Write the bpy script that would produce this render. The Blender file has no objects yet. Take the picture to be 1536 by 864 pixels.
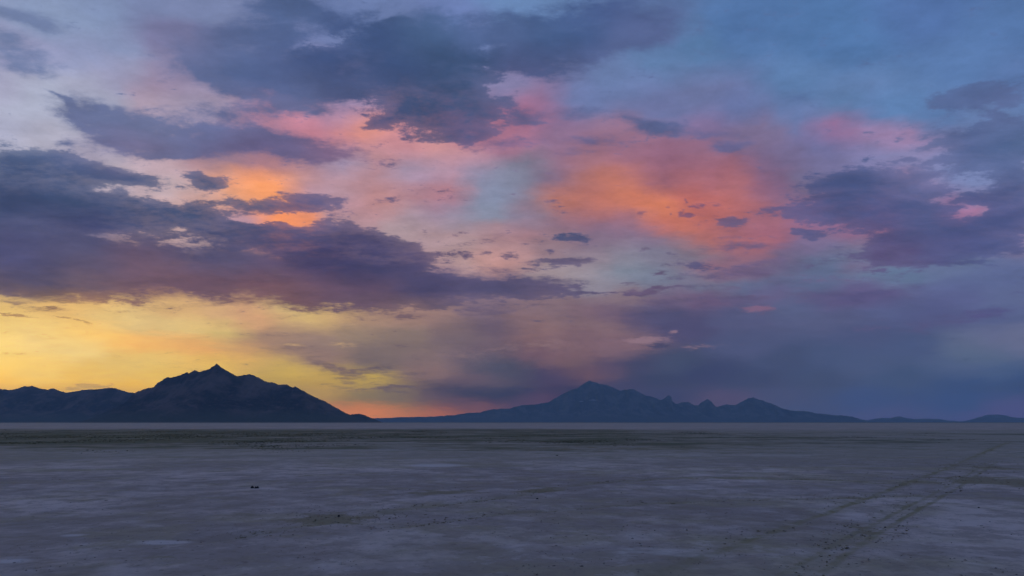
import bpy, math, random
import numpy as np

C = bpy.context.scene.collection
SC = bpy.context.scene

# ------------------------------------------------------------------ camera
F = 1024.0                 # focal length in photo pixels (1536 wide, 24 mm on 36 mm)
HX, HY = 768.0, 633.5      # principal column, horizon row in the photo
EYE = 1.6
cd = bpy.data.cameras.new('camera')
cd.lens = 24.0
cd.sensor_width = 36.0
cd.shift_y = (HY - 432.0) / 1536.0
cd.clip_start = 0.1
cd.clip_end = 200000.0
cam = bpy.data.objects.new('camera', cd)
cam.location = (0, 0, EYE)
cam.rotation_euler = (math.radians(90), 0, 0)
C.objects.link(cam)
SC.camera = cam

SC.view_settings.view_transform = 'Standard'
SC.view_settings.look = 'None'
SC.view_settings.exposure = 0.0
SC.view_settings.gamma = 1.0
SC.view_settings.use_curve_mapping = False
cy = SC.cycles
cy.use_denoising = True
cy.denoising_prefilter = 'ACCURATE'
cy.max_bounces = 4
cy.diffuse_bounces = 2
cy.glossy_bounces = 1
cy.transmission_bounces = 1
cy.volume_bounces = 2
cy.transparent_max_bounces = 6
cy.use_adaptive_sampling = True
cy.adaptive_threshold = 0.01
cy.sample_clamp_indirect = 4.0

HAZE_DENSITY = 3.3e-5
HAZE_HALF = 34500.0
HAZE_TOP = 1650.0
HAZE_J = (0.030, 0.066, 0.160)     # light the haze adds when it is deep (measured)


def lin(c):
    c = c / 255.0
    return c / 12.92 if c <= 0.04045 else ((c + 0.055) / 1.055) ** 2.4


def L3(r, g, b):
    return (lin(r), lin(g), lin(b))


def dir_of(px, py):
    """Azimuth (right positive) and elevation in radians of a spot of the photograph."""
    u, v = (px - HX) / F, (HY - py) / F
    return math.atan2(u, 1.0), math.atan2(v, math.sqrt(1 + u * u))


def clear_of_haze(col, el):
    """Colour the open sky must have to reach the eye as COL through the haze at elevation EL."""
    path = min(HAZE_HALF, HAZE_TOP / max(math.tan(max(el, 0.0005)), 1e-4)) / max(math.cos(el), 0.3)
    T = math.exp(-HAZE_DENSITY * path)
    return tuple(max((c - j * (1 - T)) / T, 0.004) for c, j in zip(col, HAZE_J))


class NB:
    """Small helper that writes node graphs."""
    def __init__(self, tree):
        self.t = tree
        self.x = 0

    def node(self, kind, **props):
        n = self.t.nodes.new(kind)
        n.location = (self.x % 6000, -(self.x // 6000) * 300)
        self.x += 40
        for k, v in props.items():
            setattr(n, k, v)
        return n

    def put(self, sock, v):
        if v is None:
            return
        if isinstance(v, bpy.types.NodeSocket):
            self.t.links.new(v, sock)
        else:
            sock.default_value = v

    def math(self, op, a, b=None, c=None, clamp=False):
        n = self.node('ShaderNodeMath', operation=op, use_clamp=clamp)
        self.put(n.inputs[0], a)
        self.put(n.inputs[1], b)
        self.put(n.inputs[2], c)
        return n.outputs[0]

    def vec(self, op, a, b=None, c=None, s=None):
        n = self.node('ShaderNodeVectorMath', operation=op)
        self.put(n.inputs[0], a)
        self.put(n.inputs[1], b)
        self.put(n.inputs[2], c)
        if s is not None:
            self.put(n.inputs['Scale'], s)
        return n.outputs['Value'] if op in ('DOT_PRODUCT', 'LENGTH', 'DISTANCE') else n.outputs['Vector']

    def xyz(self, x=0.0, y=0.0, z=0.0):
        n = self.node('ShaderNodeCombineXYZ')
        for i, v in enumerate((x, y, z)):
            self.put(n.inputs[i], v)
        return n.outputs[0]

    def sep(self, v):
        n = self.node('ShaderNodeSeparateXYZ')
        self.put(n.inputs[0], v)
        return n.outputs

    def noise(self, v, scale, detail=4.0, rough=0.5, dist=0.0, color=False, lac=2.0):
        n = self.node('ShaderNodeTexNoise')
        self.put(n.inputs['Vector'], v)
        n.inputs['Scale'].default_value = scale
        n.inputs['Detail'].default_value = detail
        n.inputs['Roughness'].default_value = rough
        n.inputs['Lacunarity'].default_value = lac
        n.inputs['Distortion'].default_value = dist
        return n.outputs['Color'] if color else n.outputs['Fac']

    def step(self, v, lo, hi, a=0.0, b=1.0, smooth=True):
        n = self.node('ShaderNodeMapRange', interpolation_type='SMOOTHSTEP' if smooth else 'LINEAR')
        for s, x in zip(n.inputs, (v, lo, hi, a, b)):
            self.put(s, x)
        return n.outputs[0]

    def mix(self, f, a, b, mode='MIX'):
        n = self.node('ShaderNodeMix', data_type='RGBA', blend_type=mode)
        self.put(n.inputs[0], f)
        for s, v in ((n.inputs[6], a), (n.inputs[7], b)):
            self.put(s, v if isinstance(v, bpy.types.NodeSocket) else (*v, 1.0))
        return n.outputs[2]


def in_group(nb, name, ins, out_type, build):
    """Builds BUILD(inner writer, inner inputs) in a node group of its own and returns its output socket."""
    g = bpy.data.node_groups.new(name, 'ShaderNodeTree')
    for i, v in enumerate(ins):
        g.interface.new_socket('in%d' % i, in_out='INPUT', socket_type='NodeSocketVector' if v.type == 'VECTOR' else 'NodeSocketFloat')
    g.interface.new_socket('out', in_out='OUTPUT', socket_type=out_type)
    b = NB(g)
    gi = b.node('NodeGroupInput')
    out = build(b, list(gi.outputs)[:len(ins)])
    go = b.node('NodeGroupOutput')
    g.links.new(out, go.inputs[0])
    n = nb.node('ShaderNodeGroup')
    n.node_tree = g
    for s, v in zip(n.inputs, ins):
        nb.put(s, v)
    return n.outputs[0]


K = 10.24    # sky coordinates: azimuth and elevation times this, one unit is about 100 photo pixels


def sky_spot(px, py, rx, ry):
    az, el = dir_of(px, py)
    u, v = (px - HX) / F, (HY - py) / F
    kx = 1 / (1 + u * u)
    ky = math.cos(el) ** 2 / math.sqrt(1 + u * u)
    return az * K, el * K, max(rx / F * K * kx, 1e-3), max(ry / F * K * ky, 1e-3), el


def field(nb, P, pts, fallback, wfall, dehaze=True):
    """Smooth colour field through colour spots; far from all spots it goes over into FALLBACK."""
    num = (0, 0, 0)
    den = wfall
    for (px, py, rx, ry, r, g, b) in pts:
        a, e, sx, sy, el = sky_spot(px, py, rx, ry)
        col = L3(r, g, b)
        if dehaze:
            col = clear_of_haze(col, el)
        q = nb.vec('MULTIPLY_ADD', P, (1 / sx, 1 / sy, 0), (-a / sx, -e / sy, 0))
        w = nb.math('POWER', 0.367879, nb.vec('DOT_PRODUCT', q, q))
        num = nb.vec('ADD', num, nb.vec('SCALE', col, s=w))
        den = nb.math('ADD', den, w)
    num = nb.vec('ADD', num, nb.vec('SCALE', fallback, s=wfall))
    return nb.vec('SCALE', num, s=nb.math('DIVIDE', 1.0, den))


def blobs(nb, P, pts):
    """Sum of soft elliptical lumps (px, py, rx, ry, weight[, rotation in degrees])."""
    total = None
    for k in range(0, len(pts), 30):
        part = in_group(nb, 'lumps', [P], 'NodeSocketFloat', lambda b, i, q=pts[k:k + 30]: lumps(b, i[0], q))
        total = part if total is None else nb.math('ADD', total, part)
    return total


def lumps(nb, P, pts):
    acc = 0.0
    turned = {0: P}
    for p in pts:
        px, py, rx, ry, w = p[:5]
        a, e, sx, sy, el = sky_spot(px, py, rx, ry)
        tilt = min((-30, -15, -8, 0, 8, 14, 28), key=lambda t: abs(t - (p[5] if len(p) > 5 else 0)))
        if tilt not in turned:
            n = nb.node('ShaderNodeMapping')
            nb.put(n.inputs[0], P)
            n.inputs['Rotation'].default_value = (0, 0, math.radians(-tilt))
            turned[tilt] = n.outputs[0]
        c, s = math.cos(math.radians(tilt)), math.sin(math.radians(tilt))
        a, e = a * c + e * s, e * c - a * s
        q = nb.vec('MULTIPLY_ADD', turned[tilt], (1 / sx, 1 / sy, 0), (-a / sx, -e / sy, 0))
        g = nb.math('POWER', 0.367879, nb.vec('DOT_PRODUCT', q, q))
        acc = nb.math('MULTIPLY_ADD', g, w, acc)
    return acc


# ------------------------------------------------------------------ sky
# colours of the open sky and of its high thin veils, by direction: each entry is a spot of the photograph and its colour
OPEN = """
70 25 138 154 188;110 40 136 152 186;150 20 126 142 178;230 15 118 130 168;245 55 122 120 158;0 75 150 152 186;40 75 146 148 182;120 75 142 150 186;180 75 134 146 182
60 142 168 174 196;15 135 164 164 190;120 135 164 166 190;180 110 150 150 180;235 130 156 138 164;268 110 140 132 165;275 60 122 124 160;310 20 116 128 166;330 70 112 122 162
440 62 112 124 168;520 40 106 124 170;560 22 108 126 172;495 105 130 128 170;690 35 104 122 172;735 65 108 126 174;770 10 104 134 180;755 132 132 128 168;640 90 100 115 160
960 130 106 124 170;980 95 96 126 170;1000 40 90 110 155;930 110 104 124 168;1040 60 88 122 166;1100 40 82 116 166;1250 60 82 118 168;1400 20 82 112 164;1500 40 86 118 168;1200 130 92 124 170
40 162 172 176 198;20 195 164 166 190;50 205 172 170 188;140 160 160 164 188;230 155 168 150 168;245 180 182 160 176;150 240 158 152 176;165 252 190 176 186;230 247 190 165 176
262 165 160 150 176;300 172 158 148 174;340 195 160 132 158;410 192 172 128 152;450 190 192 128 146;475 195 196 128 144;500 170 152 132 165;505 185 172 130 158;505 210 180 125 145;300 250 176 140 150
330 262 220 158 130;360 262 238 156 115;395 270 254 160 100;410 282 250 158 100;425 262 222 150 118;450 265 200 148 140;480 262 182 142 155;505 245 160 145 175;490 282 180 148 160;265 278 190 170 178
300 290 205 165 160;340 292 226 166 140;380 292 244 160 110;470 282 176 140 160;410 330 252 150 90;440 328 230 142 104;370 330 170 140 160;300 350 168 145 150;275 350 190 160 160
530 155 158 140 175;525 175 178 140 170;545 190 228 146 124;552 200 226 148 126;520 202 220 140 128;580 205 208 140 150;570 213 196 146 158;520 245 160 150 178;515 222 176 132 150;560 235 188 142 150
585 235 192 140 146;610 225 192 132 142;650 222 200 142 142;690 232 196 142 150;700 246 176 144 168;612 250 160 150 178;650 246 180 146 165;545 266 184 140 148;640 270 157 138 165;660 283 188 132 140;600 285 178 138 150
720 265 140 140 168;750 270 134 142 168;740 210 150 112 140;765 195 160 114 140;720 205 175 115 135;700 194 176 112 134;790 172 170 112 141;785 180 172 112 138;770 205 172 112 134;820 200 132 108 139;850 215 143 113 143
930 200 150 116 142;940 215 152 111 135;800 250 121 121 143;775 260 126 130 152;835 265 121 106 135;840 250 146 109 132;880 240 155 111 126;870 266 169 113 111;905 268 182 115 105;930 262 185 117 105;960 260 165 107 114
900 286 171 109 109;925 281 198 121 99;990 270 142 97 118;1000 245 153 103 124;990 235 142 103 130;950 235 151 107 129;880 150 106 122 168;980 155 108 116 160;1015 165 104 114 158;820 170 130 112 150
1040 150 106 116 158;1100 165 100 114 160;1200 170 100 120 166;1270 160 92 124 168;1060 185 128 112 152;1130 195 122 110 144;1040 225 144 105 130;1060 260 156 103 120;1030 270 167 105 112;1090 270 161 103 115;1115 276 170 106 109
1150 260 130 102 133;1150 280 126 95 129;1180 240 112 104 140;1240 215 110 112 156;1258 192 152 112 150;1240 255 112 110 150;1200 275 114 109 142
1300 165 94 124 172;1345 165 92 128 176;1310 200 150 128 168;1345 208 158 130 168;1320 240 122 124 168;1350 235 130 130 172;1430 262 120 134 180;1470 275 122 136 182;1352 272 158 126 160;1335 255 130 126 168;1480 160 102 126 172;1395 165 92 124 172;1450 100 90 122 172;1520 120 92 120 170
530 305 176 140 155;575 298 196 140 138;560 310 190 140 142;545 325 182 140 148;630 290 178 134 145;660 291 182 126 138;670 305 166 124 145;620 325 166 145 158;650 320 156 136 158;700 315 130 136 160;735 318 128 142 165;745 295 132 144 172;690 332 146 138 158
640 355 172 145 152;680 350 170 140 146;700 366 172 146 150;740 350 168 132 140;745 366 172 136 142;735 390 196 146 140;700 395 170 142 144;655 405 175 142 148;525 335 170 140 150;600 345 170 148 155;760 383 180 140 142
775 300 124 128 152;790 312 152 122 138;810 320 131 117 136;785 330 126 122 148;850 300 183 115 105;865 312 183 115 107;840 303 187 121 105;900 320 174 111 111;915 302 196 119 100;930 295 200 121 99;960 300 205 121 98;990 310 214 127 95;1010 340 198 116 100;990 336 194 112 100
940 326 146 107 127;900 340 126 106 133;870 326 150 110 126;840 335 136 110 130;790 350 168 125 134;820 365 145 121 133;900 365 129 112 134;960 346 121 106 133;980 356 125 110 138;940 380 130 127 145;990 375 121 122 145;900 390 142 127 140;930 405 124 134 152;830 415 156 140 146;870 415 150 140 150;900 425 138 134 150;980 420 118 126 148
1035 300 185 106 104;1080 310 183 108 106;1130 295 169 105 111;1160 290 132 103 133;1060 325 185 108 106;1030 340 198 117 101;1050 350 178 108 108;1060 362 183 111 103;1030 366 127 113 132;1035 380 118 115 134;1090 345 151 101 117;1160 335 156 103 120;1155 355 152 98 118;1130 370 169 105 111
1240 340 146 108 140;1220 330 140 104 138;1215 365 116 106 142;1250 370 118 110 145;1255 390 98 116 145;1240 405 92 108 142;1220 420 92 104 138;1110 390 133 104 125;1080 410 140 104 124;1060 428 108 116 140;1120 430 94 106 138;1170 385 108 98 129;1200 400 96 101 130
1290 345 142 104 136;1295 356 138 102 132;1295 376 98 120 148;1310 408 100 120 150;1350 410 96 116 148;1285 395 120 98 132;1400 395 100 112 148;1430 400 98 112 148;1440 325 174 118 146;1445 311 158 112 148;1375 290 146 124 160;1400 300 128 118 158;1480 295 120 130 172;1530 345 130 118 152;1510 300 138 122 158;1500 420 92 104 146;1450 425 90 102 144
0 470 230 190 118;15 482 240 204 126;0 520 252 214 128;0 550 252 208 116;0 574 246 192 100;60 482 236 198 124;50 510 244 208 136;100 505 244 205 126;120 522 238 205 134;60 560 242 200 116;150 560 228 186 106;190 545 224 188 114;250 560 222 182 102
130 500 250 200 115;160 505 250 198 112;210 515 244 184 108;240 518 238 180 108;200 482 226 195 134;230 492 212 180 125;250 462 210 172 120;130 450 228 185 118;170 480 228 192 126;240 540 224 190 116;120 575 232 184 100;80 465 224 180 115;60 590 236 182 92;190 585 228 178 92
270 466 215 172 122;330 470 206 165 124;370 470 208 160 124;395 476 208 155 118;300 488 222 186 124;270 491 224 195 132;330 500 206 180 118;420 466 206 178 126;460 476 210 178 118;440 490 190 156 118;280 516 224 168 108;310 525 226 165 104;350 525 204 158 112;330 541 220 180 100;270 541 226 184 108
370 533 214 165 100;400 541 200 165 105;380 520 168 132 110;400 510 152 124 112;440 500 150 124 116;470 515 142 120 115;430 525 150 122 112;480 540 136 112 112;420 551 190 160 95;450 561 205 172 95;490 562 185 155 95;500 471 200 165 115
470 573 184 150 90;500 570 175 145 88;430 572 180 150 90;540 566 186 158 88;525 572 170 142 88;495 590 188 150 84;480 586 170 140 85;450 581 160 132 90;550 597 122 112 98;590 592 118 106 98;515 597 122 112 96;600 604 116 106 100;510 611 184 122 80;530 614 200 124 76;560 620 200 124 78;590 618 194 122 80;620 616 152 106 86;605 623 166 108 82;650 619 170 102 82;640 602 98 87 100;655 595 88 78 98
560 530 118 104 106;600 520 124 108 108;640 540 124 106 110;520 475 182 148 118;560 482 160 130 115;600 477 160 128 118;650 472 152 122 118;540 500 145 125 112;600 500 132 115 110;680 490 120 102 108;740 490 98 86 106;700 540 110 96 110;650 556 126 104 108;560 546 110 98 104;750 550 74 78 100;740 520 104 90 106;720 462 124 106 122
690 505 112 98 108;720 546 80 81 102;760 561 72 76 100;740 574 92 84 104;700 571 102 88 104;680 587 52 63 93;720 587 50 62 93;760 590 44 60 92;850 590 52 58 92;840 561 70 66 98;810 530 112 88 104;800 510 124 98 106;850 515 122 98 108;855 546 114 91 100;872 560 104 82 98;880 500 118 94 108;905 550 84 75 102;680 607 82 73 98;665 619 142 92 88;700 613 106 79 98;790 602 76 69 100;825 600 80 67 98
790 482 128 104 112;820 486 138 109 112;840 475 120 102 114;870 470 120 98 112;890 490 126 104 112;920 470 108 90 112;960 470 80 78 112;1000 470 76 78 112;930 520 122 98 112;870 530 118 94 106;960 546 64 70 102;1010 546 64 76 106;990 571 56 68 100;830 566 66 66 98;940 447 132 113 124;1010 446 112 97 124;820 458 132 110 120
1060 446 103 84 116;1030 490 76 76 112;1100 480 81 86 122;1200 460 85 94 130;1260 480 83 90 126;1120 520 75 84 120;1180 540 65 78 112;1060 560 57 68 104;1120 571 59 72 106;1250 540 69 84 120;1230 571 63 78 112;1150 440 97 94 132;1250 450 89 84 124
1300 500 73 84 122;1380 520 71 86 124;1300 550 71 86 122;1450 552 75 92 128;1460 519 91 104 134;1490 512 95 102 136;1530 505 101 108 140;1465 532 83 100 130;1500 560 69 90 128;1350 566 63 82 118;1450 576 55 78 120;1530 573 53 76 118;1440 440 89 96 140;1520 446 93 104 144;1330 462 83 92 132;1310 440 97 86 130;1400 470 81 88 130;1500 480 83 94 134
1300 600 59 80 124;1200 610 65 80 118;1450 600 55 80 126;1510 613 75 82 130;1330 626 69 82 126;1090 601 78 76 110;1085 610 74 75 108;1000 595 58 68 104;940 585 62 68 102;1170 600 67 78 114
100 380 112 98 116;230 398 135 105 112;240 425 152 112 98;350 395 108 92 112;100 330 112 112 145;500 420 118 90 104;650 430 108 92 112;760 430 128 108 122;40 430 110 96 108;150 430 120 98 106
400 246 150 114 134;360 244 138 114 140;450 250 152 120 140;325 244 132 118 146;430 246 150 114 134;1415 335 112 100 144;1465 335 108 104 146;1400 320 112 104 148
"""
# colours of the cloud that lies before it
GREY = """
30 90 108 122 160;20 10 112 128 166;340 90 94 108 150;400 40 80 98 140;430 15 78 98 140;360 120 78 96 138;400 105 80 96 140;490 75 66 84 128;560 70 62 82 124;600 90 60 80 122;640 40 72 96 136;690 110 52 76 112;640 125 62 78 114;540 130 78 90 130;740 50 78 98 142;860 40 66 88 132;830 80 66 90 132;900 15 72 92 140;960 60 84 98 142;860 110 84 94 136;800 120 80 88 130;1060 100 96 106 148;1140 165 92 104 150;1205 140 84 106 152
640 160 62 78 114;690 170 54 78 114;650 195 60 76 114;700 200 74 84 124;740 165 88 96 136;560 180 72 82 122
170 185 96 108 148;230 190 96 110 148;160 215 108 110 150;240 215 98 104 144;200 225 120 112 148;300 200 98 108 150;380 170 100 106 146;420 160 92 104 144;400 215 94 94 136;440 230 98 94 132;360 235 108 100 138;500 230 124 100 132;260 40 116 118 156;0 60 110 124 162
30 230 88 104 140;20 265 62 78 116;80 270 66 84 122;110 230 84 98 138;220 265 72 90 128;330 275 76 90 126;30 285 58 72 106;100 300 62 78 112;200 310 60 76 112;280 310 66 84 120;370 310 74 88 122;450 320 92 88 124;480 300 90 88 126;60 310 60 74 110;130 335 64 70 108;230 340 62 72 108;60 345 82 84 120;20 380 78 80 118;120 370 84 84 116;200 390 102 86 110;60 420 78 76 104;150 420 90 82 106;220 415 112 88 104
300 350 70 74 110;380 355 76 78 112;330 390 82 80 112;420 380 78 74 110;480 390 62 62 100;560 385 66 66 104;600 370 80 76 112;540 410 60 62 98;620 410 74 72 108;640 375 98 84 112;400 420 112 84 98;300 425 108 84 100;480 430 104 82 102;420 445 116 86 94;560 445 94 76 98;640 435 72 70 104;700 415 90 84 118;740 430 74 74 108;560 465 100 82 102;200 445 98 80 100;20 445 92 82 102
820 395 92 86 118;850 390 96 84 116;780 425 72 74 110;860 440 88 82 114;800 445 100 88 112;875 165 84 98 138;860 190 104 104 146;890 215 106 100 140;1000 190 82 96 138;1090 222 100 100 142;1065 205 112 106 148;750 215 120 100 136;820 235 130 108 142
1290 275 72 86 130;1270 300 66 80 124;1240 310 78 84 128;1180 320 92 90 132;1110 330 96 90 126;1215 345 84 88 130;1320 320 76 82 128;1380 325 72 86 130;1350 370 88 82 124;1330 385 92 82 122;1420 370 78 84 130;1500 370 78 88 134;1470 310 76 86 132;1460 215 74 92 136;1400 210 100 110 152;1510 225 74 96 136;1440 150 84 102 146;1490 180 92 106 150;1500 250 88 102 146;1380 268 104 108 152;1260 318 86 88 130
850 355 72 82 118;1050 400 80 83 122;990 410 94 82 110;1030 315 132 88 112;965 320 142 98 114;690 350 112 92 116;770 385 110 92 116;970 373 106 98 124;1000 380 108 102 128;1090 370 112 92 122;1150 395 104 92 128;1110 415 106 92 124;1330 440 86 86 128;1490 470 80 80 126;1220 398 92 90 126;960 437 100 86 116;1060 455 86 82 116;1400 485 84 82 122
20 475 190 145 98;110 480 195 150 100;75 458 134 106 88;130 458 170 125 98;180 455 150 110 96;8 529 205 165 100;130 501 214 172 102;65 550 212 172 100;130 580 200 160 104;990 519 72 73 104;490 578 150 124 90;550 580 104 92 102;600 585 94 84 102;520 560 104 88 102;580 558 92 84 102;470 545 118 100 104;1450 539 66 84 116;720 465 108 94 116;600 470 120 98 104
"""


def spots(text):
    return [tuple(float(v) for v in e.split()) for line in text.strip().splitlines() for e in line.split(';')]


ROWS = [632, 624, 616, 608, 600, 592, 584, 576, 566, 556, 546, 534, 522, 510, 498, 486, 474, 462, 450, 438, 424, 410, 396, 382, 368, 354, 340, 326, 312, 298,
        284, 270, 256, 242, 228, 214, 200, 184, 168, 150, 130, 108, 84, 58, 30, 0]
NCOL = 32
EDGE = math.radians(39)


def colour_rows(text, rows, reach, AZ0, AZ1):
    """Colour table (row of elevation x column of azimuth), smooth through the spots, in the light the sky itself must send."""
    P_ = np.array(spots(text))
    out = []
    for r in rows:
        el = math.atan((HY - r) / F)
        line = []
        for k in range(NCOL):
            az = AZ0 + (AZ1 - AZ0) * k / (NCOL - 1)
            u = math.tan(az)
            x, y = HX + F * u, HY - F * math.tan(el) * math.sqrt(1 + u * u)
            d2 = ((P_[:, 0] - x) / reach) ** 2 + ((P_[:, 1] - y) / (reach * (.32 + .38 * max(HY - r, 0) / HY))) ** 2
            w = np.exp(-d2) + .02 * np.exp(-d2 / 6) + 1e-3 / (1 + d2) ** 2
            c = [(w * np.array([lin(v) for v in P_[:, 2 + q]])).sum() / w.sum() for q in range(3)]
            line.append(clear_of_haze(c, el))
        out.append((el, line))
    return out


def rows_field(nb, az_, el_, text, rr, reach):
    west, east = colour_rows(text, rr, reach, -EDGE, 0), colour_rows(text, rr, reach, 0, EDGE)
    fw = nb.math('MULTIPLY_ADD', az_, 1 / (EDGE * K), 1.0)
    fe = nb.math('MULTIPLY', az_, 1 / (EDGE * K))
    side = nb.math('GREATER_THAN', az_, 0.0)
    col = prev = None
    for (el, lw), (_, le) in zip(west, east):
        c = in_group(nb, 'sky_row', [side, fw, fe], 'NodeSocketColor', lambda b, i: b.mix(i[0], ramp(b, i[1], lw), ramp(b, i[2], le)))
        if col is None:
            col = c
        else:
            d = max((el - prev) * K, 1e-5)
            col = nb.mix(nb.math('MULTIPLY_ADD', el_, 1 / d, -prev * K / d), col, c)
        prev = el
    return col


def ramp(nb, fac, line):
    n = nb.node('ShaderNodeValToRGB')
    e = n.color_ramp.elements
    while len(e) < NCOL:
        e.new(.5)
    for k, c in enumerate(line):
        e[k].position = k / (NCOL - 1)
        e[k].color = (*c, 1)
    nb.put(n.inputs[0], fac)
    return n.outputs[0]


# heavy ragged clouds (centre, half width, half height, weight, tilt)
HEAVY = [
    (560, 80, 110, 32, .95, 10),
    (640, 110, 110, 46, 1.0), (665, 165, 85, 34, 1.0, 8), (585, 180, 40, 10, .75, 28), (690, 202, 70, 11, .85, 6), 
    (850, 70, 80, 28, .75, 14), (395, 112, 90, 26, .62, -6), (480, 118, 60, 22, .7), (590, 90, 90, 40, .5), 
    (745, 136, 30, 8, -.7, 14), (760, 128, 30, 5, -.4, 10), (700, 68, 34, 6, -.5, 8), (500, 105, 20, 7, -.55, 25), (505, 125, 24, 6, -.45, 15), (720, 68, 36, 6, -.55, 8),
    (690, 36, 16, 8, -.4), (700, 194, 10, 3, -.6),
    (50, 245, 110, 34, 1.0), (30, 300, 190, 34, 1.0), (190, 268, 70, 14, .95), (320, 276, 46, 10, 1.0),
    (240, 322, 230, 17, .95), (470, 303, 52, 18, .95), (400, 313, 70, 8, .7),
    (70, 365, 260, 34, .9), (330, 350, 160, 14, .75), (530, 375, 100, 32, 1.05), (610, 392, 56, 20, .9),
    (440, 362, 90, 20, .75), (280, 418, 330, 22, .9), (580, 440, 150, 20, .95), (725, 428, 110, 14, .9),
    (845, 396, 48, 9, 1.0), (815, 440, 60, 8, .9), (50, 432, 150, 16, .8), (570, 462, 60, 10, .5), (950, 438, 70, 3, .6),
    (275, 351, 22, 7, -.5), (332, 358, 14, 5, -.4), (410, 331, 48, 4, -.9, 6), (360, 329, 22, 4, -.55), (220, 398, 40, 4, -.45), (245, 426, 40, 5, -.5), (700, 405, 34, 7, -.45),
    (185, 372, 40, 6, -.35, -12), (150, 352, 34, 5, -.3),
    (1285, 274, 62, 27, 1.1), (1335, 306, 86, 29, 1.1), (1225, 316, 80, 14, .9, -6), (1215, 345, 36, 7, .95, -12),
    (1430, 370, 130, 31, 1.05), (1350, 378, 60, 21, .8), (1490, 228, 95, 30, 1.1), (1400, 215, 46, 9, .7),
    (1450, 145, 74, 19, 1.05), (1500, 182, 46, 12, .75), (1525, 150, 30, 14, .5), (1500, 318, 62, 21, 1.05, -10), (1525, 268, 40, 32, .9), (1385, 268, 26, 5, .85, 8), (1355, 243, 24, 4, .4), (1410, 243, 30, 6, .55),
    (1365, 335, 60, 18, .55), (1450, 322, 26, 7, -.5, -8), (1405, 305, 34, 8, -.4), (1300, 355, 40, 8, -.4), (1370, 278, 8, 8, .5), (1112, 332, 28, 8, .9), (1260, 318, 50, 8, .3),
]
# the long smooth foot of the bank in the west
BANK = [(60, 412, 130, 46, 1.0), (250, 403, 160, 50, .9), (400, 415, 120, 43, .9), (540, 430, 92, 47, 1.0), (680, 425, 110, 31, .9), (820, 430, 70, 17, .8)]
# thinner, softer clouds
THIN = [
    (335, 98, 56, 38, 1.1, -15), (390, 65, 95, 42, 1.1, 12), (390, 120, 95, 26, 1.15), (480, 125, 80, 26, 1.05), (450, 15, 100, 18, .8), (640, 40, 100, 30, .95), (540, 60, 90, 20, .6, 14),
    (770, 60, 90, 40, 1.0, 10), (930, 40, 80, 32, .85), (860, 70, 110, 40, .95, 14), (770, 178, 40, 18, .8), (480, 62, 80, 8, -.6, 16), (570, 22, 40, 7, -.55, 20), (740, 74, 50, 6, -.5, 10), (770, 8, 24, 12, -.6),
    (150, 190, 50, 22, 1.0, -10), (215, 200, 84, 26, 1.1), (230, 226, 80, 16, .9), (305, 208, 80, 24, .9, 10), (410, 218, 92, 22, 1.15), (380, 168, 90, 13, .7, 8), (450, 158, 56, 9, .65),
    (500, 232, 50, 10, .6), (95, 162, 34, 4, .6, -35), (45, 215, 60, 12, .35), (80, 208, 30, 9, .5),
    (38, 92, 70, 24, 1.15), (30, 18, 60, 16, 1.0), (0, 52, 28, 16, .9), (1470, 152, 90, 24, .7), (1440, 200, 80, 14, .5), (260, 40, 50, 26, .45), (130, 108, 40, 5, .35),
    (985, 190, 50, 10, 1.0, -10), (1010, 205, 40, 6, .5, -8), (1092, 222, 36, 9, .95), (1075, 204, 34, 6, .6), (875, 172, 50, 14, .85), (895, 215, 34, 8, .65, -8), (850, 234, 40, 5, .5),
    (750, 215, 70, 9, .7), (800, 187, 40, 3, .5), (1205, 140, 40, 10, .4), (1140, 165, 40, 14, .35, -30), (1060, 100, 120, 16, .3),
    (1110, 372, 60, 10, .75), (1140, 398, 90, 9, .6), (1090, 415, 110, 7, .65), (970, 437, 120, 4, .8), (1260, 415, 80, 10, .4), (1120, 356, 50, 4, .5),
    (1330, 442, 90, 9, .7), (1485, 472, 50, 9, .9), (1310, 490, 40, 6, .35), (1395, 485, 40, 9, .5), (1150, 450, 110, 10, .45),
    (1060, 455, 130, 14, .35), (600, 470, 60, 6, .45), (730, 463, 80, 3.5, .6), (700, 456, 90, 2.5, .5),
    (505, 552, 44, 10, .8, -22), (450, 525, 60, 10, .35), (560, 581, 70, 5, .85), (575, 558, 40, 8, .5), (520, 568, 16, 4, .5, -10),
    (170, 453, 56, 5, .9), (120, 457, 40, 3.5, .7), (20, 452, 70, 8, .7), (330, 440, 200, 6, .5),
]
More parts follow.
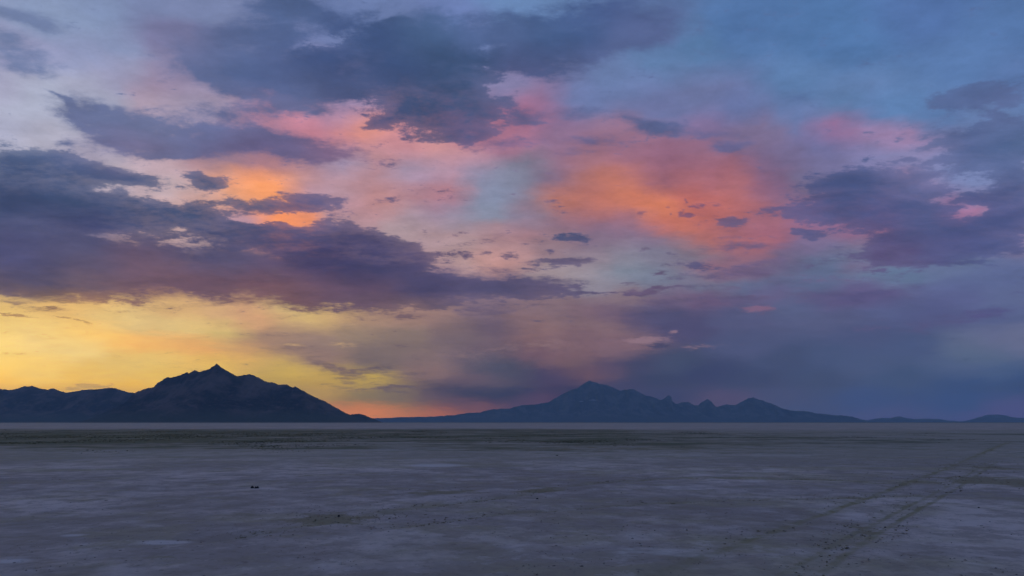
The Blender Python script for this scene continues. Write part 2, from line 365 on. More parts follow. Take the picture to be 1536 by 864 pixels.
# small crisp clouds
SMALL = [
    (850, 354, 24, 6, 1.1), (872, 358, 20, 4, .8), (1048, 398, 32, 7, 1.1, -4), (988, 411, 12, 4, .9), (1000, 398, 9, 3, .8),
    (968, 373, 8, 3, .9), (1002, 380, 10, 2.2, .7), (1019, 320, 8, 5, .9), (1033, 322, 9, 4.5, .95), (1037, 311, 9, 3.5, .8), (1053, 309, 10, 3.5, .75, 14), (962, 321, 9, 4, .9),
    (1000, 312, 4, 5, .6), (1004, 322, 3, 3, .5), (1075, 306, 9, 3, .6), (1027, 303, 4, 4, .7), (690, 350, 14, 4, .8, 12), (765, 383, 14, 6, .9),
    (824, 379, 10, 5, .9), (700, 382, 22, 7, .8, -16), (730, 379, 9, 4, .8), (788, 367, 12, 3, .5), (560, 253, 10, 3, .6),
    (950, 425, 26, 4, .5), (1218, 398, 9, 4, .7), (80, 459, 9, 2, .9), (22, 474, 34, 2.6, 1.0, 4), (100, 478, 34, 2.6, .8, -8),
    (130, 486, 14, 2, .7, -12), (8, 529, 14, 1.6, .7), (65, 549, 5, 1.4, .8), (130, 501, 4, 2, .6, 40), (166, 530, 5, 1.4, .5),
    (126, 579, 16, 5, 1.1), (150, 581, 20, 3.4, .9), (107, 584, 12, 3, .8), (166, 577, 4, 3, .6), (486, 578, 10, 2.4, .7, 8),
    (1450, 539, 12, 2, .7), (990, 519, 26, 4.5, 1.0), (1145, 467, 16, 2.5, .5), (1034, 208, 30, 3, .5), (668, 382, 22, 5, .8, -10), (770, 290, 5, 1.5, .4), (1300, 200, 10, 5, .6), (1312, 216, 14, 3, .6), (1352, 236, 10, 2.5, .6), (1375, 245, 16, 3, .6), (1436, 285, 12, 3, .6), (420, 258, 8, 2, .5), (355, 300, 8, 3, .7), (1160, 402, 8, 3, .4),
]
# small clouds that catch the last light: rosy
ROSY = [
    (1136, 463, 24, 5, 1.0), (968, 510, 36, 6, 1.0), (1010, 499, 9, 3, .9), (1050, 520, 36, 5, .5), (690, 533, 50, 8, .4),
    (770, 522, 60, 8, .35), (1310, 492, 40, 5, .5), (515, 517, 24, 3, .6), (440, 517, 20, 2.4, .6), (1240, 420, 50, 6, .45),
    (1300, 400, 20, 8, .4), (830, 515, 40, 8, .35),
]

SUN_AZ, SUN_EL = dir_of(-60, 633)[0], math.radians(1.0)

world = bpy.data.worlds.new('World')
SC.world = world
world.use_nodes = True
world.cycles.sampling_method = 'NONE'
wt = world.node_tree
wt.nodes.clear()
nb = NB(wt)
tc = nb.node('ShaderNodeTexCoord')
D = nb.vec('NORMALIZE', tc.outputs['Generated'])
dx, dy, dz = nb.sep(D)
az = nb.math('MULTIPLY', nb.math('ARCTAN2', dx, dy), K)
el = nb.math('MULTIPLY', nb.math('ARCSINE', nb.math('MAXIMUM', dz, 0.0)), K)
P = nb.xyz(az, el, 0.0)
zc = nb.math('MAXIMUM', dz, 0.0)
deck = nb.vec('SCALE', nb.xyz(dx, dy, 0.0), s=nb.math('DIVIDE', 1.0, nb.math('ADD', zc, 0.16)))   # the cloud deck in plan
skew = nb.vec('MULTIPLY', deck, (1.0, 1.0, 1.0))

w1 = nb.noise(skew, 3.4, 5, .55, color=True)                 # slow billows
w2 = nb.noise(skew, 11.0, 7, .65, color=True)                 # ragged edges
PW = nb.vec('MULTIPLY_ADD', w1, (.80, .40, 0), P)
PW = nb.vec('ADD', PW, (-.40, -.20, 0))
PF = nb.vec('MULTIPLY_ADD', w2, (.30, .13, 0), P)
PF = nb.vec('ADD', PF, (-.15, -.065, 0))
PV = nb.vec('MULTIPLY_ADD', w2, (.42, .20, 0), PW)
PV = nb.vec('ADD', PV, (-.21, -.10, 0))

PO = nb.vec('MULTIPLY_ADD', w2, (.36, .17, 0), P)
PO = nb.vec('ADD', PO, (-.18, -.085, 0))

grain = nb.vec('MULTIPLY', skew, (.8, 1.35, 1.0))
f1 = nb.noise(grain, 5.0, 10, .66, .25)
f2 = nb.noise(nb.vec('ADD', skew, (7.3, 2.1, .7)), 13.0, 9, .70)
f4 = nb.noise(nb.vec('MULTIPLY_ADD', skew, (.85, 1.3, 1), (3.1, 5.7, 2.2)), 40.0, 6, .72)
f3 = nb.noise(nb.vec('MULTIPLY', PV, (2.4, .34, 1)), 1.0, 4, .55)       # falling streaks of rain

sky = nb.node('ShaderNodeTexSky', sky_type='NISHITA', sun_disc=False)
sky.sun_elevation = SUN_EL
sky.sun_rotation = SUN_AZ
sky.altitude = 1280
sky.air_density = 1.0
sky.dust_density = 1.5
sky.ozone_density = 3.0
nishita = nb.vec('SCALE', sky.outputs[0], s=0.12)
# the dusk sky out of the frame: the clear sky under the same broken cloud
beyond = nb.mix(.6, nishita, L3(98, 120, 172))
beyond = nb.mix(nb.step(f1, .42, .62, 0, .7), beyond, L3(86, 96, 138))

pvx, pvy, _ = nb.sep(PO)
seen = nb.math('MULTIPLY', nb.step(nb.math('ABSOLUTE', az), .66 * K, 1.05 * K, 1, 0), nb.step(el, .57 * K, .85 * K, 1, 0))
base = nb.mix(seen, beyond, rows_field(nb, pvx, pvy, OPEN, ROWS, 27))
# fine texture of the veils
tex = nb.math('MULTIPLY_ADD', nb.math('SUBTRACT', f2, .5), .55, 1.0)
tex = nb.math('MULTIPLY_ADD', nb.math('SUBTRACT', f1, .5), -.65, tex)
tex = nb.math('MULTIPLY_ADD', nb.math('SUBTRACT', tex, 1.0), nb.step(el, .03 * K, .26 * K, .30, 1.0), 1.0)
base = nb.vec('SCALE', base, s=tex)
# rain curtains under the middle of the deck
rain = blobs(nb, P, [(720, 560, 190, 70, .9), (860, 520, 110, 70, .8), (1010, 560, 110, 60, .6), (1200, 560, 160, 60, .35)])
rain = nb.math('MULTIPLY', nb.math('SUBTRACT', f3, .5), rain)
base = nb.vec('SCALE', base, s=nb.math('MULTIPLY_ADD', rain, .60, 1.0))

grey = nb.mix(seen, nb.vec('SCALE', beyond, s=.6), rows_field(nb, pvx, pvy, GREY, ROWS[1::2], 38))
shade = nb.math('MULTIPLY_ADD', nb.math('SUBTRACT', f2, .5), .55, 1.0)
shade = nb.math('MULTIPLY_ADD', nb.math('SUBTRACT', f1, .5), -.75, shade)
grey = nb.vec('SCALE', grey, s=shade)

wisp = nb.math('SUBTRACT', f1, .5)
wisp2 = nb.math('SUBTRACT', f2, .5)
wisp3 = nb.math('SUBTRACT', f4, .5)
rag = nb.math('MULTIPLY_ADD', wisp, 1.9, nb.math('MULTIPLY_ADD', wisp2, 1.3, nb.math('MULTIPLY', wisp3, .75)))
fray = nb.math('MULTIPLY_ADD', wisp2, 2.3, nb.math('MULTIPLY', wisp3, 2.4))

m_thin = nb.math('MULTIPLY_ADD', rag, 1.0, nb.math('MINIMUM', blobs(nb, PV, THIN), 1.0))
d_thin = nb.step(m_thin, .14, .95, 0, .93)
m_heavy = nb.math('MULTIPLY_ADD', rag, 1.0, nb.math('MINIMUM', blobs(nb, PV, HEAVY), 1.0))
d_heavy = nb.math('ADD', nb.step(m_heavy, .27, .60, 0, .80), nb.step(m_heavy, .55, 1.25, 0, .19))
m_small = nb.math('ADD', fray, nb.math('MULTIPLY', nb.math('MINIMUM', blobs(nb, PF, SMALL), 1.0), 1.1))
d_small = nb.step(m_small, .30, 1.05, 0, .95)
m_rosy = nb.math('MULTIPLY_ADD', fray, .6, blobs(nb, PF, ROSY))
d_rosy = nb.step(m_rosy, .2, .8, 0, .65)

rosy = field(nb, P, [(970, 510, 80, 30, 148, 120, 134), (1136, 462, 60, 30, 138, 102, 128), (700, 530, 120, 20, 140, 116, 118),
                     (480, 517, 60, 20, 200, 165, 118), (1290, 440, 90, 60, 108, 90, 128)], beyond, 2e-3)

m_bank = nb.math('MULTIPLY_ADD', rag, .62, nb.math('MINIMUM', blobs(nb, PO, BANK), 1.0))
d_bank = nb.step(m_bank, .28, .90, 0, .84)
col = nb.mix(d_bank, base, grey)
col = nb.mix(d_thin, col, grey)
col = nb.mix(d_rosy, col, rosy)
col = nb.mix(d_heavy, col, grey)
col = nb.mix(d_small, col, nb.vec('SCALE', grey, s=.97))
bg = nb.node('ShaderNodeBackground')
nb.put(bg.inputs['Color'], col)
bg.inputs['Strength'].default_value = 1.0
wo = nb.node('ShaderNodeOutputWorld')
wt.links.new(bg.outputs[0], wo.inputs['Surface'])

# ------------------------------------------------------------------ sun, on the horizon behind the western range
sd = bpy.data.lights.new('sun', 'SUN')
sd.energy = 0.05
sd.angle = math.radians(10)
sd.color = (1.0, .72, .42)
sun = bpy.data.objects.new('sun', sd)
sun.location = (0, 0, 3000)
# the lamp shines along its -Z: from the sun's place towards the camera
sun.rotation_euler = (math.radians(90) - SUN_EL, 0, math.pi - SUN_AZ)
C.objects.link(sun)

# ------------------------------------------------------------------ numeric noise for terrain
RS = np.random.RandomState(11)
PERM = RS.permutation(512)
PERM = np.concatenate([PERM, PERM])
GR = RS.uniform(-1, 1, (512, 2))
GR /= np.linalg.norm(GR, axis=1)[:, None]


def pn(x, y):
    """2-D gradient noise, about -0.7..0.7."""
    xi, yi = np.floor(x).astype(int), np.floor(y).astype(int)
    xf, yf = x - xi, y - yi
    u, v = xf * xf * xf * (xf * (xf * 6 - 15) + 10), yf * yf * yf * (yf * (yf * 6 - 15) + 10)

    def g(ix, iy, fx, fy):
        h = PERM[(PERM[ix & 511] + iy) & 511]
        return GR[h, 0] * fx + GR[h, 1] * fy
    a = g(xi, yi, xf, yf)
    b = g(xi + 1, yi, xf - 1, yf)
    c = g(xi, yi + 1, xf, yf - 1)
    d = g(xi + 1, yi + 1, xf - 1, yf - 1)
    return (a + u * (b - a)) * (1 - v) + (c + u * (d - c)) * v


def fbm(x, y, n=5, gain=.5):
    s, a = 0.0, 1.0
    for i in range(n):
        s = s + a * pn(x * 2 ** i + 17.3 * i, y * 2 ** i - 9.1 * i)
        a *= gain
    return s


def mesh_of(name, verts, faces, mat, smooth=True):
    me = bpy.data.meshes.new(name)
    verts = np.asarray(verts, dtype=np.float32)
    faces = np.asarray(faces, dtype=np.int32)
    k = faces.shape[1]
    me.vertices.add(len(verts))
    me.vertices.foreach_set('co', verts.ravel())
    me.loops.add(faces.size)
    me.loops.foreach_set('vertex_index', faces.ravel())
    me.polygons.add(len(faces))
    me.polygons.foreach_set('loop_start', np.arange(0, faces.size, k, dtype=np.int32))
    me.polygons.foreach_set('loop_total', np.full(len(faces), k, dtype=np.int32))
    me.polygons.foreach_set('use_smooth', np.full(len(faces), smooth, dtype=bool))
    me.update(calc_edges=True)
    me.validate()
    if mat:
        me.materials.append(mat)
    return me


def link(name, me, parent=None, **props):
    o = bpy.data.objects.new(name, me)
    C.objects.link(o)
    if parent:
        o.parent = parent
    for k, v in props.items():
        o[k] = v
    return o


def grid_faces(ny, nx):
    i = np.arange(ny * nx).reshape(ny, nx)
    return np.stack([i[:-1, :-1], i[:-1, 1:], i[1:, 1:], i[1:, :-1]], -1).reshape(-1, 4)


def material(name):
    m = bpy.data.materials.new(name)
    m.use_nodes = True
    m.node_tree.nodes.clear()
    b = NB(m.node_tree)
    p = b.node('ShaderNodeBsdfPrincipled')
    o = b.node('ShaderNodeOutputMaterial')
    m.node_tree.links.new(p.outputs[0], o.inputs['Surface'])
    return m, b, p


# ------------------------------------------------------------------ the flat
def at(px, py):
    """Place on the flat that a spot of the photograph shows."""
    d = EYE * F / (py - HY)
    return ((px - HX) / F * d, d)


# wheel tracks: two straight ruts running off to the right, two curved ones
RUTS_X = [[at(973, 864), at(1273, 757), at(1418, 703), at(1513, 663)],
          [at(1168, 864), at(1290, 795), at(1415, 733), at(1485, 692)],
          [at(1223, 864), at(1322, 795), at(1434, 733), at(1496, 692)]]
RUTS_Y = [[at(350, 807), at(480, 783), at(600, 765), at(768, 745), at(893, 724), at(1018, 717), at(1218, 718), at(1368, 728)],
          [at(565, 797), at(680, 780), at(768, 769), at(968, 755), at(1118, 750), at(1268, 746), at(1400, 742)]]


def interp(pts, key):
    p = sorted((q[key], q[1 - key]) for q in pts)
    return [a for a, _ in p], [b for _, b in p]


def tuft_noise_mask(x, y):
    return fbm(x / 14 + 3.1, y / 26 + 8.7, 4, .6)


m_ground, b, p = material('salt_flat')
geo = b.node('ShaderNodeNewGeometry')
pos = geo.outputs['Position']
gx, gy, gz = b.sep(pos)
n_big = b.noise(pos, .011, 6, .6)
n_mid = b.noise(b.vec('ADD', pos, (31, 7, 3)), .16, 8, .68)
n_fine = b.noise(b.vec('ADD', pos, (5, 91, 1)), 1.7, 8, .72)
n_dot = b.noise(b.vec('ADD', pos, (15, 41, 9)), 7.0, 5, .7)
n_clod = b.noise(b.vec('ADD', pos, (64, 12, 5)), .62, 6, .7)
crust = b.mix(b.step(n_mid, .40, .60), (.35, .30, .275), (.60, .52, .49))
crust = b.mix(b.step(n_clod, .50, .62, 0, .55), crust, (.38, .33, .225))
sweep = b.noise(b.vec('MULTIPLY_ADD', pos, (.055, .16, .1), (8, 3, 1)), 1.0, 7, .62, .8)
crust = b.mix(b.step(sweep, .52, .62, 0, .6), crust, (.37, .325, .205))
crust = b.mix(b.step(n_fine, .47, .60, 0, .60), crust, (.29, .24, .205))
crust = b.mix(b.step(n_fine, .45, .36, 0, .35), crust, (.66, .60, .58))
crust = b.mix(b.step(n_big, .50, .62, 0, .40), crust, (.37, .30, .235))
# whitish salt pans
pan = b.step(b.noise(b.vec('MULTIPLY', pos, (.08, .17, .1)), 1.0, 8, .66), .585, .65, 0, .7)
crust = b.mix(pan, crust, (.70, .65, .64))
# greenish ground where the low plants grow
crust = b.mix(b.math('MULTIPLY', b.step(gy, 19, 36), b.step(gy, 120, 190, .55, 0)), crust, (.33, .31, .235))
band = b.math('MULTIPLY', b.step(gy, 22, 52), b.step(gy, 125, 220, 1, 0))
side = b.step(gx, -30, 70, 1, .42)
veg = b.math('ADD', b.math('MULTIPLY', b.math('MULTIPLY', band, side), .68), b.math('MULTIPLY', b.math('SUBTRACT', n_big, .5), 1.1))
veg = b.math('ADD', veg, b.math('MULTIPLY', b.math('SUBTRACT', n_mid, .5), 1.6))
veg = b.math('ADD', veg, b.math('MULTIPLY', b.math('SUBTRACT', n_clod, .5), .7))
veg = b.math('ADD', veg, b.math('MULTIPLY', b.math('SUBTRACT', b.noise(b.vec('MULTIPLY', pos, (.035, .16, 0)), 1.0, 6, .68), .5), 1.3))
vegf = b.step(veg, .20, .74, 0, .92)
crust = b.mix(vegf, crust, (.095, .115, .054))
# dry grass and stirred mud along the wheel tracks
wob = b.math('MULTIPLY', b.math('SUBTRACT', n_fine, .5), .26)


def rut_mask(px_, py_, key, half):
    xs, ys = interp(px_, key)
    cu = b.node('ShaderNodeFloatCurve')
    a0, a1 = xs[0], xs[-1]
    lo, hi = min(ys) - 2, max(ys) + 2
    c = cu.mapping.curves[0]
    fx = np.linspace(a0, a1, 18)
    from_np = np.interp(fx, xs, ys)
    while len(c.points) < 18:
        c.points.new(.5, .5)
    for q, (u, v) in zip(c.points, zip((fx - a0) / (a1 - a0), (from_np - lo) / (hi - lo))):
        q.location = (u, v)
    cu.mapping.update()
    run, across = (gy, gx) if key == 1 else (gx, gy)
    u = b.math('DIVIDE', b.math('SUBTRACT', run, a0), a1 - a0)
    b.put(cu.inputs['Value'], u)
    f = b.math('MULTIPLY_ADD', cu.outputs[0], hi - lo, lo)
    d = b.math('ABSOLUTE', b.math('ADD', b.math('SUBTRACT', across, f), wob))
    e = b.math('MULTIPLY', b.step(u, -.05, .06), b.step(u, .92, 1.06, 1, 0))
    return b.math('MULTIPLY', b.step(d, half * .2, half, 1, 0), e)


ruts = None
for pts, key, half, st in ((RUTS_X[0], 1, .19, 1.25), (RUTS_X[0], 1, .50, .42), (RUTS_X[1], 1, .11, .85), (RUTS_X[2], 1, .12, .9), (RUTS_X[1], 1, .42, .28), (RUTS_Y[0], 0, .50, .7), (RUTS_Y[1], 0, .26, .65)):
    r = b.math('MULTIPLY', rut_mask(pts, None, key, half), st)
    ruts = r if ruts is None else b.math('MAXIMUM', ruts, r)
ruts = b.math('MULTIPLY', ruts, b.step(n_mid, .40, .58, .50, 1.0))
ruts = b.math('MULTIPLY', ruts, b.step(n_fine, .40, .55, .55, 1.0))
crust = b.mix(ruts, crust, (.265, .235, .125))
# bare brown patches beside the tracks
spots = None
for (px, py, rx, ry, st) in ((500, 778, 60, 9, .9), (1505, 722, 70, 9, .9), (1470, 700, 50, 6, .6), (1310, 795, 45, 9, .6), (815, 735, 40, 6, .6),
                             (900, 672, 240, 7, .45), (470, 712, 50, 4, .4), (660, 738, 80, 6, .6), (1390, 722, 40, 5, .5), (240, 836, 40, 4, .5)):
    x0, y0 = at(px, py)
    sx = rx / F * y0
    sy = ry * y0 * y0 / (EYE * F)
    q = b.vec('MULTIPLY_ADD', pos, (1 / sx, 1 / sy, 0), (-x0 / sx, -y0 / sy, 0))
    g = b.math('MULTIPLY', b.math('POWER', .367879, b.vec('DOT_PRODUCT', q, q)), st)
    spots = g if spots is None else b.math('MAXIMUM', spots, g)
spots = b.math('ADD', spots, b.math('MULTIPLY', b.math('SUBTRACT', n_fine, .5), 2.0))
spots = b.math('ADD', spots, b.math('MULTIPLY', b.math('SUBTRACT', n_clod, .5), 1.2))
crust = b.mix(b.step(spots, .28, .62, 0, .75), crust, (.25, .215, .125))
white = None
for (px, py, rx, ry, st) in ((245, 813, 46, 5, 1), (110, 803, 30, 3, .7), (15, 842, 40, 5, .8), (655, 698, 60, 3, .9), (400, 733, 34, 1.6, .6),
                             (70, 735, 26, 2, .5), (110, 729, 20, 1.5, .6), (195, 738, 40, 2, .5), (880, 800, 40, 2, .3), (20, 802, 40, 4, .4)):
    x0, y0 = at(px, py)
    sx = rx / F * y0
    sy = ry * y0 * y0 / (EYE * F)
    q = b.vec('MULTIPLY_ADD', pos, (1 / sx, 1 / sy, 0), (-x0 / sx, -y0 / sy, 0))
    g = b.math('MULTIPLY', b.math('POWER', .367879, b.vec('DOT_PRODUCT', q, q)), st)
    white = g if white is None else b.math('MAXIMUM', white, g)
white = b.math('ADD', white, b.math('MULTIPLY', b.math('SUBTRACT', n_fine, .5), .8))
crust = b.mix(b.step(white, .3, .75, 0, .7), crust, (.66, .62, .62))
# the bare playa beyond the plants
far_n = b.noise(b.vec('MULTIPLY', pos, (.0025, .012, 0)), 1.0, 5, .6)
crust = b.mix(b.math('MULTIPLY', b.step(gy, 150, 230), b.step(far_n, .43, .55, 0, .85)), crust, (.40, .37, .33))
# scrub in front of the mountain feet
crust = b.mix(b.step(gy, 900, 2600, 0, .8), crust, (.20, .19, .13))
crust = b.mix(b.step(n_dot, .57, .68, 0, .55), crust, (.15, .125, .10))
crust = b.vec('MULTIPLY', crust, (1.36, 1.33, 1.18))
b.put(p.inputs['Base Color'], crust)
p.inputs['Roughness'].default_value = .85
p.inputs['Specular IOR Level'].default_value = .25
bump = b.node('ShaderNodeBump')
bump.inputs['Strength'].default_value = .5
bump.inputs['Distance'].default_value = .03
b.put(bump.inputs['Height'], b.math('ADD', n_fine, b.math('MULTIPLY', n_dot, .4)))
b.put(p.inputs['Normal'], bump.outputs[0])


def ground_z(x, y):
    r = np.hypot(x, y)
    near = np.clip(1 - (r - 60) / 60, 0, 1)
    z = (fbm(x / 3.1, y / 3.1, 4, .5) * .018 + fbm(x / .55, y / .55, 3, .5) * .010) * near
    for pts, key in ((RUTS_X[0], 1), (RUTS_X[1], 1), (RUTS_X[2], 1), (RUTS_Y[0], 0), (RUTS_Y[1], 0)):
        xs, ys = interp(pts, key)
        run, ac = (y, x) if key == 1 else (x, y)
        d = np.abs(ac - np.interp(run, xs, ys))
        inside = (run > xs[0] - 1) & (run < xs[-1] + 1)
        z = z + inside * (-.028 * np.exp(-(d / .16) ** 2) + .016 * np.exp(-((d - .34) / .14) ** 2))
    return z


def graded(n, fine, far, c0):
    """Coordinates close together round C0 and ever wider apart out to FAR."""
    t = np.linspace(-1, 1, n)
    k = 9.0
    s = np.sinh(k * t) / np.sinh(k)
    w = np.clip(s * far + t * fine, -far, far)
    w[0], w[-1] = -far, far
    q = w + c0 * (1 - np.abs(w) / far)
    return q


GROUND_HALF = 34000.0
xs = graded(420, 12, GROUND_HALF, 0)
ys = graded(420, 12, GROUND_HALF, 13)
X, Y = np.meshgrid(xs, ys)
Z = ground_z(X, Y)
ground = link('ground', mesh_of('ground', np.stack([X, Y, Z], -1).reshape(-1, 3), grid_faces(420, 420), m_ground), kind='structure')

# ------------------------------------------------------------------ what lies and grows on the flat
def scatter_mesh(name, pts, size, mat, unit_v, unit_f, flat, rs):
    """Joins one small shape at every spot of PTS, each turned and scaled at random."""
    n, k = len(pts), len(unit_v)
    a = rs.uniform(0, 6.283, n)
    ca, sa = np.cos(a)[:, None], np.sin(a)[:, None]
    j = unit_v[None] * (1 + rs.uniform(-.28, .28, (n, k, 1)))
    sx = (size * rs.uniform(.7, 1.4, n))[:, None]
    sz = (size * rs.uniform(.7, 1.4, n) * flat)[:, None]
    x = j[:, :, 0] * sx * 1.2
    y = j[:, :, 1] * sx * .85
    z = j[:, :, 2] * sz
    px, py = pts[:, 0][:, None], pts[:, 1][:, None]
    V = np.stack([x * ca - y * sa + px, x * sa + y * ca + py, z + ground_z(pts[:, 0], pts[:, 1])[:, None]], -1)
    Fc = (unit_f[None] + (np.arange(n) * k)[:, None, None]).reshape(-1, unit_f.shape[1])
    return mesh_of(name, V.reshape(-1, 3), Fc, mat, smooth=False)


OCT_V = np.array([(1, 0, .1), (.3, .95, .1), (-.8, .6, .1), (-.8, -.6, .1), (.3, -.95, .1), (0, 0, 1), (.6, .1, .75), (-.3, .4, .7), (-.2, -.5, .72)])
OCT_F = np.array([(0, 1, 6), (1, 7, 6), (1, 2, 7), (2, 3, 7), (3, 8, 7), (3, 4, 8), (4, 6, 8), (4, 0, 6), (6, 7, 5), (7, 8, 5), (8, 6, 5)])


def plain_mat(name, c0, c1, scale):
    m, b, p = material(name)
    g = b.node('ShaderNodeNewGeometry')
    n = b.noise(g.outputs['Position'], scale, 4, .65)
    b.put(p.inputs['Base Color'], b.mix(b.step(n, .35, .65), c0, c1))
    p.inputs['Roughness'].default_value = .9
    p.inputs['Specular IOR Level'].default_value = .2
    return m


m_clod = plain_mat('dried_mud', (.20, .165, .125), (.42, .35, .29), 9)
m_plant = plain_mat('low_salt_plants', (.045, .062, .024), (.100, .112, .040), 3)
m_straw = plain_mat('dry_grass', (.20, .17, .085), (.36, .30, .16), 5)
m_stone = plain_mat('dark_stone', (.022, .023, .026), (.062, .058, .058), 24)

rs = np.random.RandomState(5)
# clods and pebbles: dense near, thinning with distance, most of them along the ruts and on the brown patches
N = 9000
d = 6.3 + 40 * rs.uniform(0, 1, N) ** 1.7
ang = rs.uniform(-.72, .72, N)
pts = np.stack([d * np.tan(ang), d], -1)
keep = fbm(pts[:, 0] / 2.3 + 9, pts[:, 1] / 4.1, 4, .6) > .02
pts = pts[keep]
extra = []
for line in RUTS_X + RUTS_Y:
    q = np.array(line)
    for _ in range(520):
        i = rs.randint(len(q) - 1)
        t = rs.uniform()
        extra.append(q[i] * (1 - t) + q[i + 1] * t + rs.normal(0, .22, 2))
for (px, py, sx, sy, n_) in ((505, 777, .9, .8, 260), (1308, 795, .5, .5, 140), (1500, 722, 2.2, 2.2, 260), (815, 736, .8, 1.2, 160)):
    c = np.array(at(px, py))
    extra += list(c + rs.normal(0, 1, (n_, 2)) * (sx, sy))
pts = np.concatenate([pts, np.array(extra)])
size = .0045 + .013 * rs.uniform(0, 1, len(pts)) ** 3.5
link('clods', scatter_mesh('clods', pts, size, m_clod, OCT_V, OCT_F, .7, rs), kind='stuff')

# low salt plants of the green band
TUFT_V, TUFT_F = [], []
for i in range(7):
    a_ = i * 2.39996
    r_ = .25 + .55 * ((i * .618) % 1)
    cx, cy_ = r_ * math.cos(a_) * .6, r_ * math.sin(a_) * .6
    k = len(TUFT_V)
    w_ = .30
    TUFT_V += [(cx - w_ * math.sin(a_), cy_ + w_ * math.cos(a_), 0), (cx + w_ * math.sin(a_), cy_ - w_ * math.cos(a_), 0), (cx + .55 * math.cos(a_), cy_ + .55 * math.sin(a_), .55 + .45 * ((i * .37) % 1))]
    TUFT_F.append((k, k + 1, k + 2))
TUFT_V, TUFT_F = np.array(TUFT_V), np.array(TUFT_F)
N = 190000
d = 30 + 130 * rs.uniform(0, 1, N) ** 1.1
ang = rs.uniform(-.70, .70, N)
pts = np.stack([d * np.tan(ang), d], -1)
dens = fbm(pts[:, 0] / 11 + 3, pts[:, 1] / 17, 5, .62) + .42 * np.exp(-((d - 82) / 34) ** 2) - .0058 * np.clip(pts[:, 0] + 40, 0, 90) - .16
dens *= np.clip((d - 32) / 22, 0, 1)
pts = pts[dens > rs.uniform(0, .45, N)]
size = .022 + .060 * rs.uniform(0, 1, len(pts)) ** 2.2
link('ground_cover', scatter_mesh('ground_cover', pts, size, m_plant, TUFT_V, TUFT_F, .55, rs), kind='stuff')

# dry grass on the wheel tracks and brown patches
extra = []
for line, n_ in ((RUTS_X[0], 900), (RUTS_X[1], 300), (RUTS_X[2], 300), (RUTS_Y[0], 800), (RUTS_Y[1], 350)):
    q = np.array(line)
    L_ = np.linalg.norm(np.diff(q, axis=0), axis=1)
    for _ in range(n_):
        i = rs.choice(len(L_), p=L_ / L_.sum())
        t = rs.uniform()
        c = q[i] * (1 - t) + q[i + 1] * t + rs.normal(0, .12, 2)
        if pn(np.array([c[0] * .5]), np.array([c[1] * .5]))[0] > -.08:
            extra.append(c)
for (px, py, sx, sy, n_) in ((500, 778, .5, .35, 90), (1505, 722, 1.6, 1.6, 200), (1470, 700, 1.4, 1.6, 120), (1288, 795, .3, .3, 40), (900, 672, 9, 9, 500), (1310, 690, 8, 6, 300)):
    c = np.array(at(px, py))
    extra += list(c + rs.normal(0, 1, (n_, 2)) * (sx, sy))
pts = np.array(extra)
size = .010 + .022 * rs.uniform(0, 1, len(pts)) ** 1.8
link('dry_grass', scatter_mesh('dry_grass', pts, size, m_straw, TUFT_V, TUFT_F, .6, rs), kind='stuff')


def stone(px, py, w, h, seed, label, group=None):
    """A rough dark stone: a squashed lump with knocked-in faces, half a finger deep in the crust."""
    r = np.random.RandomState(seed)
    V, F_ = [], []
    nr, ns = 7, 12
    for i in range(nr + 1):
        th = math.pi * .56 * i / nr
        for k in range(ns):
            ph = 6.28318 * k / ns
            f = 1 + .16 * math.sin(2 * ph + seed) + .12 * math.sin(3 * ph + 2.1 * seed) + r.uniform(-.08, .08)
            V.append((w / 2 * f * math.sin(th) * math.cos(ph), w * .42 * f * math.sin(th) * math.sin(ph), h * (math.cos(th) ** .8 if th < math.pi / 2 else math.cos(th)) * (1 + .1 * math.sin(ph * 2 + seed))))
    V = np.array(V)
    for _ in range(5):                                   # broken faces
        nrm = r.normal(0, 1, 3)
        nrm[2] = abs(nrm[2]) * .6
        nrm /= np.linalg.norm(nrm)
        dd = (V / (w / 2, w * .42, h)) @ nrm - .78
        V -= np.clip(dd, 0, None)[:, None] * nrm * (w / 2, w * .42, h) * .9
    for i in range(nr):
        for k in range(ns):
            F_.append((i * ns + k, (i + 1) * ns + k, (i + 1) * ns + (k + 1) % ns, i * ns + (k + 1) % ns))
    me = mesh_of('stone', V, F_, m_stone, smooth=False)
    o = link('stone', me)
    x, y = at(px, py)
    o.location = (x, y, float(ground_z(np.array([x]), np.array([y]))[0]))
    o['label'] = label
    o['category'] = 'stone'
    if group:
        o['group'] = group
    return o


DG = 'dark stones lying together on the pale flat'
stone(378.4, 732.2, .092, .056, 3, 'blocky black stone at the left end of the row of three on the pale flat', DG)
stone(383.2, 732.4, .060, .044, 8, 'smallest black stone in the middle of the row of three on the pale flat', DG)
stone(386.6, 732.2, .074, .050, 5, 'rounded black stone at the right end of the row of three on the pale flat', DG)
stone(508, 775, .046, .026, 12, 'small dark stone lying on the brown patch below the row of three stones')
stone(1328, 790, .030, .018, 15, 'small dark stone beside the double wheel rut at lower right')
stone(1468, 762, .038, .016, 21, 'flat dark stone lying alone on bare pale crust at the right edge')
stone(806, 749, .044, .020, 27, 'low dark stone among green sprigs at the curved wheel track in the middle')

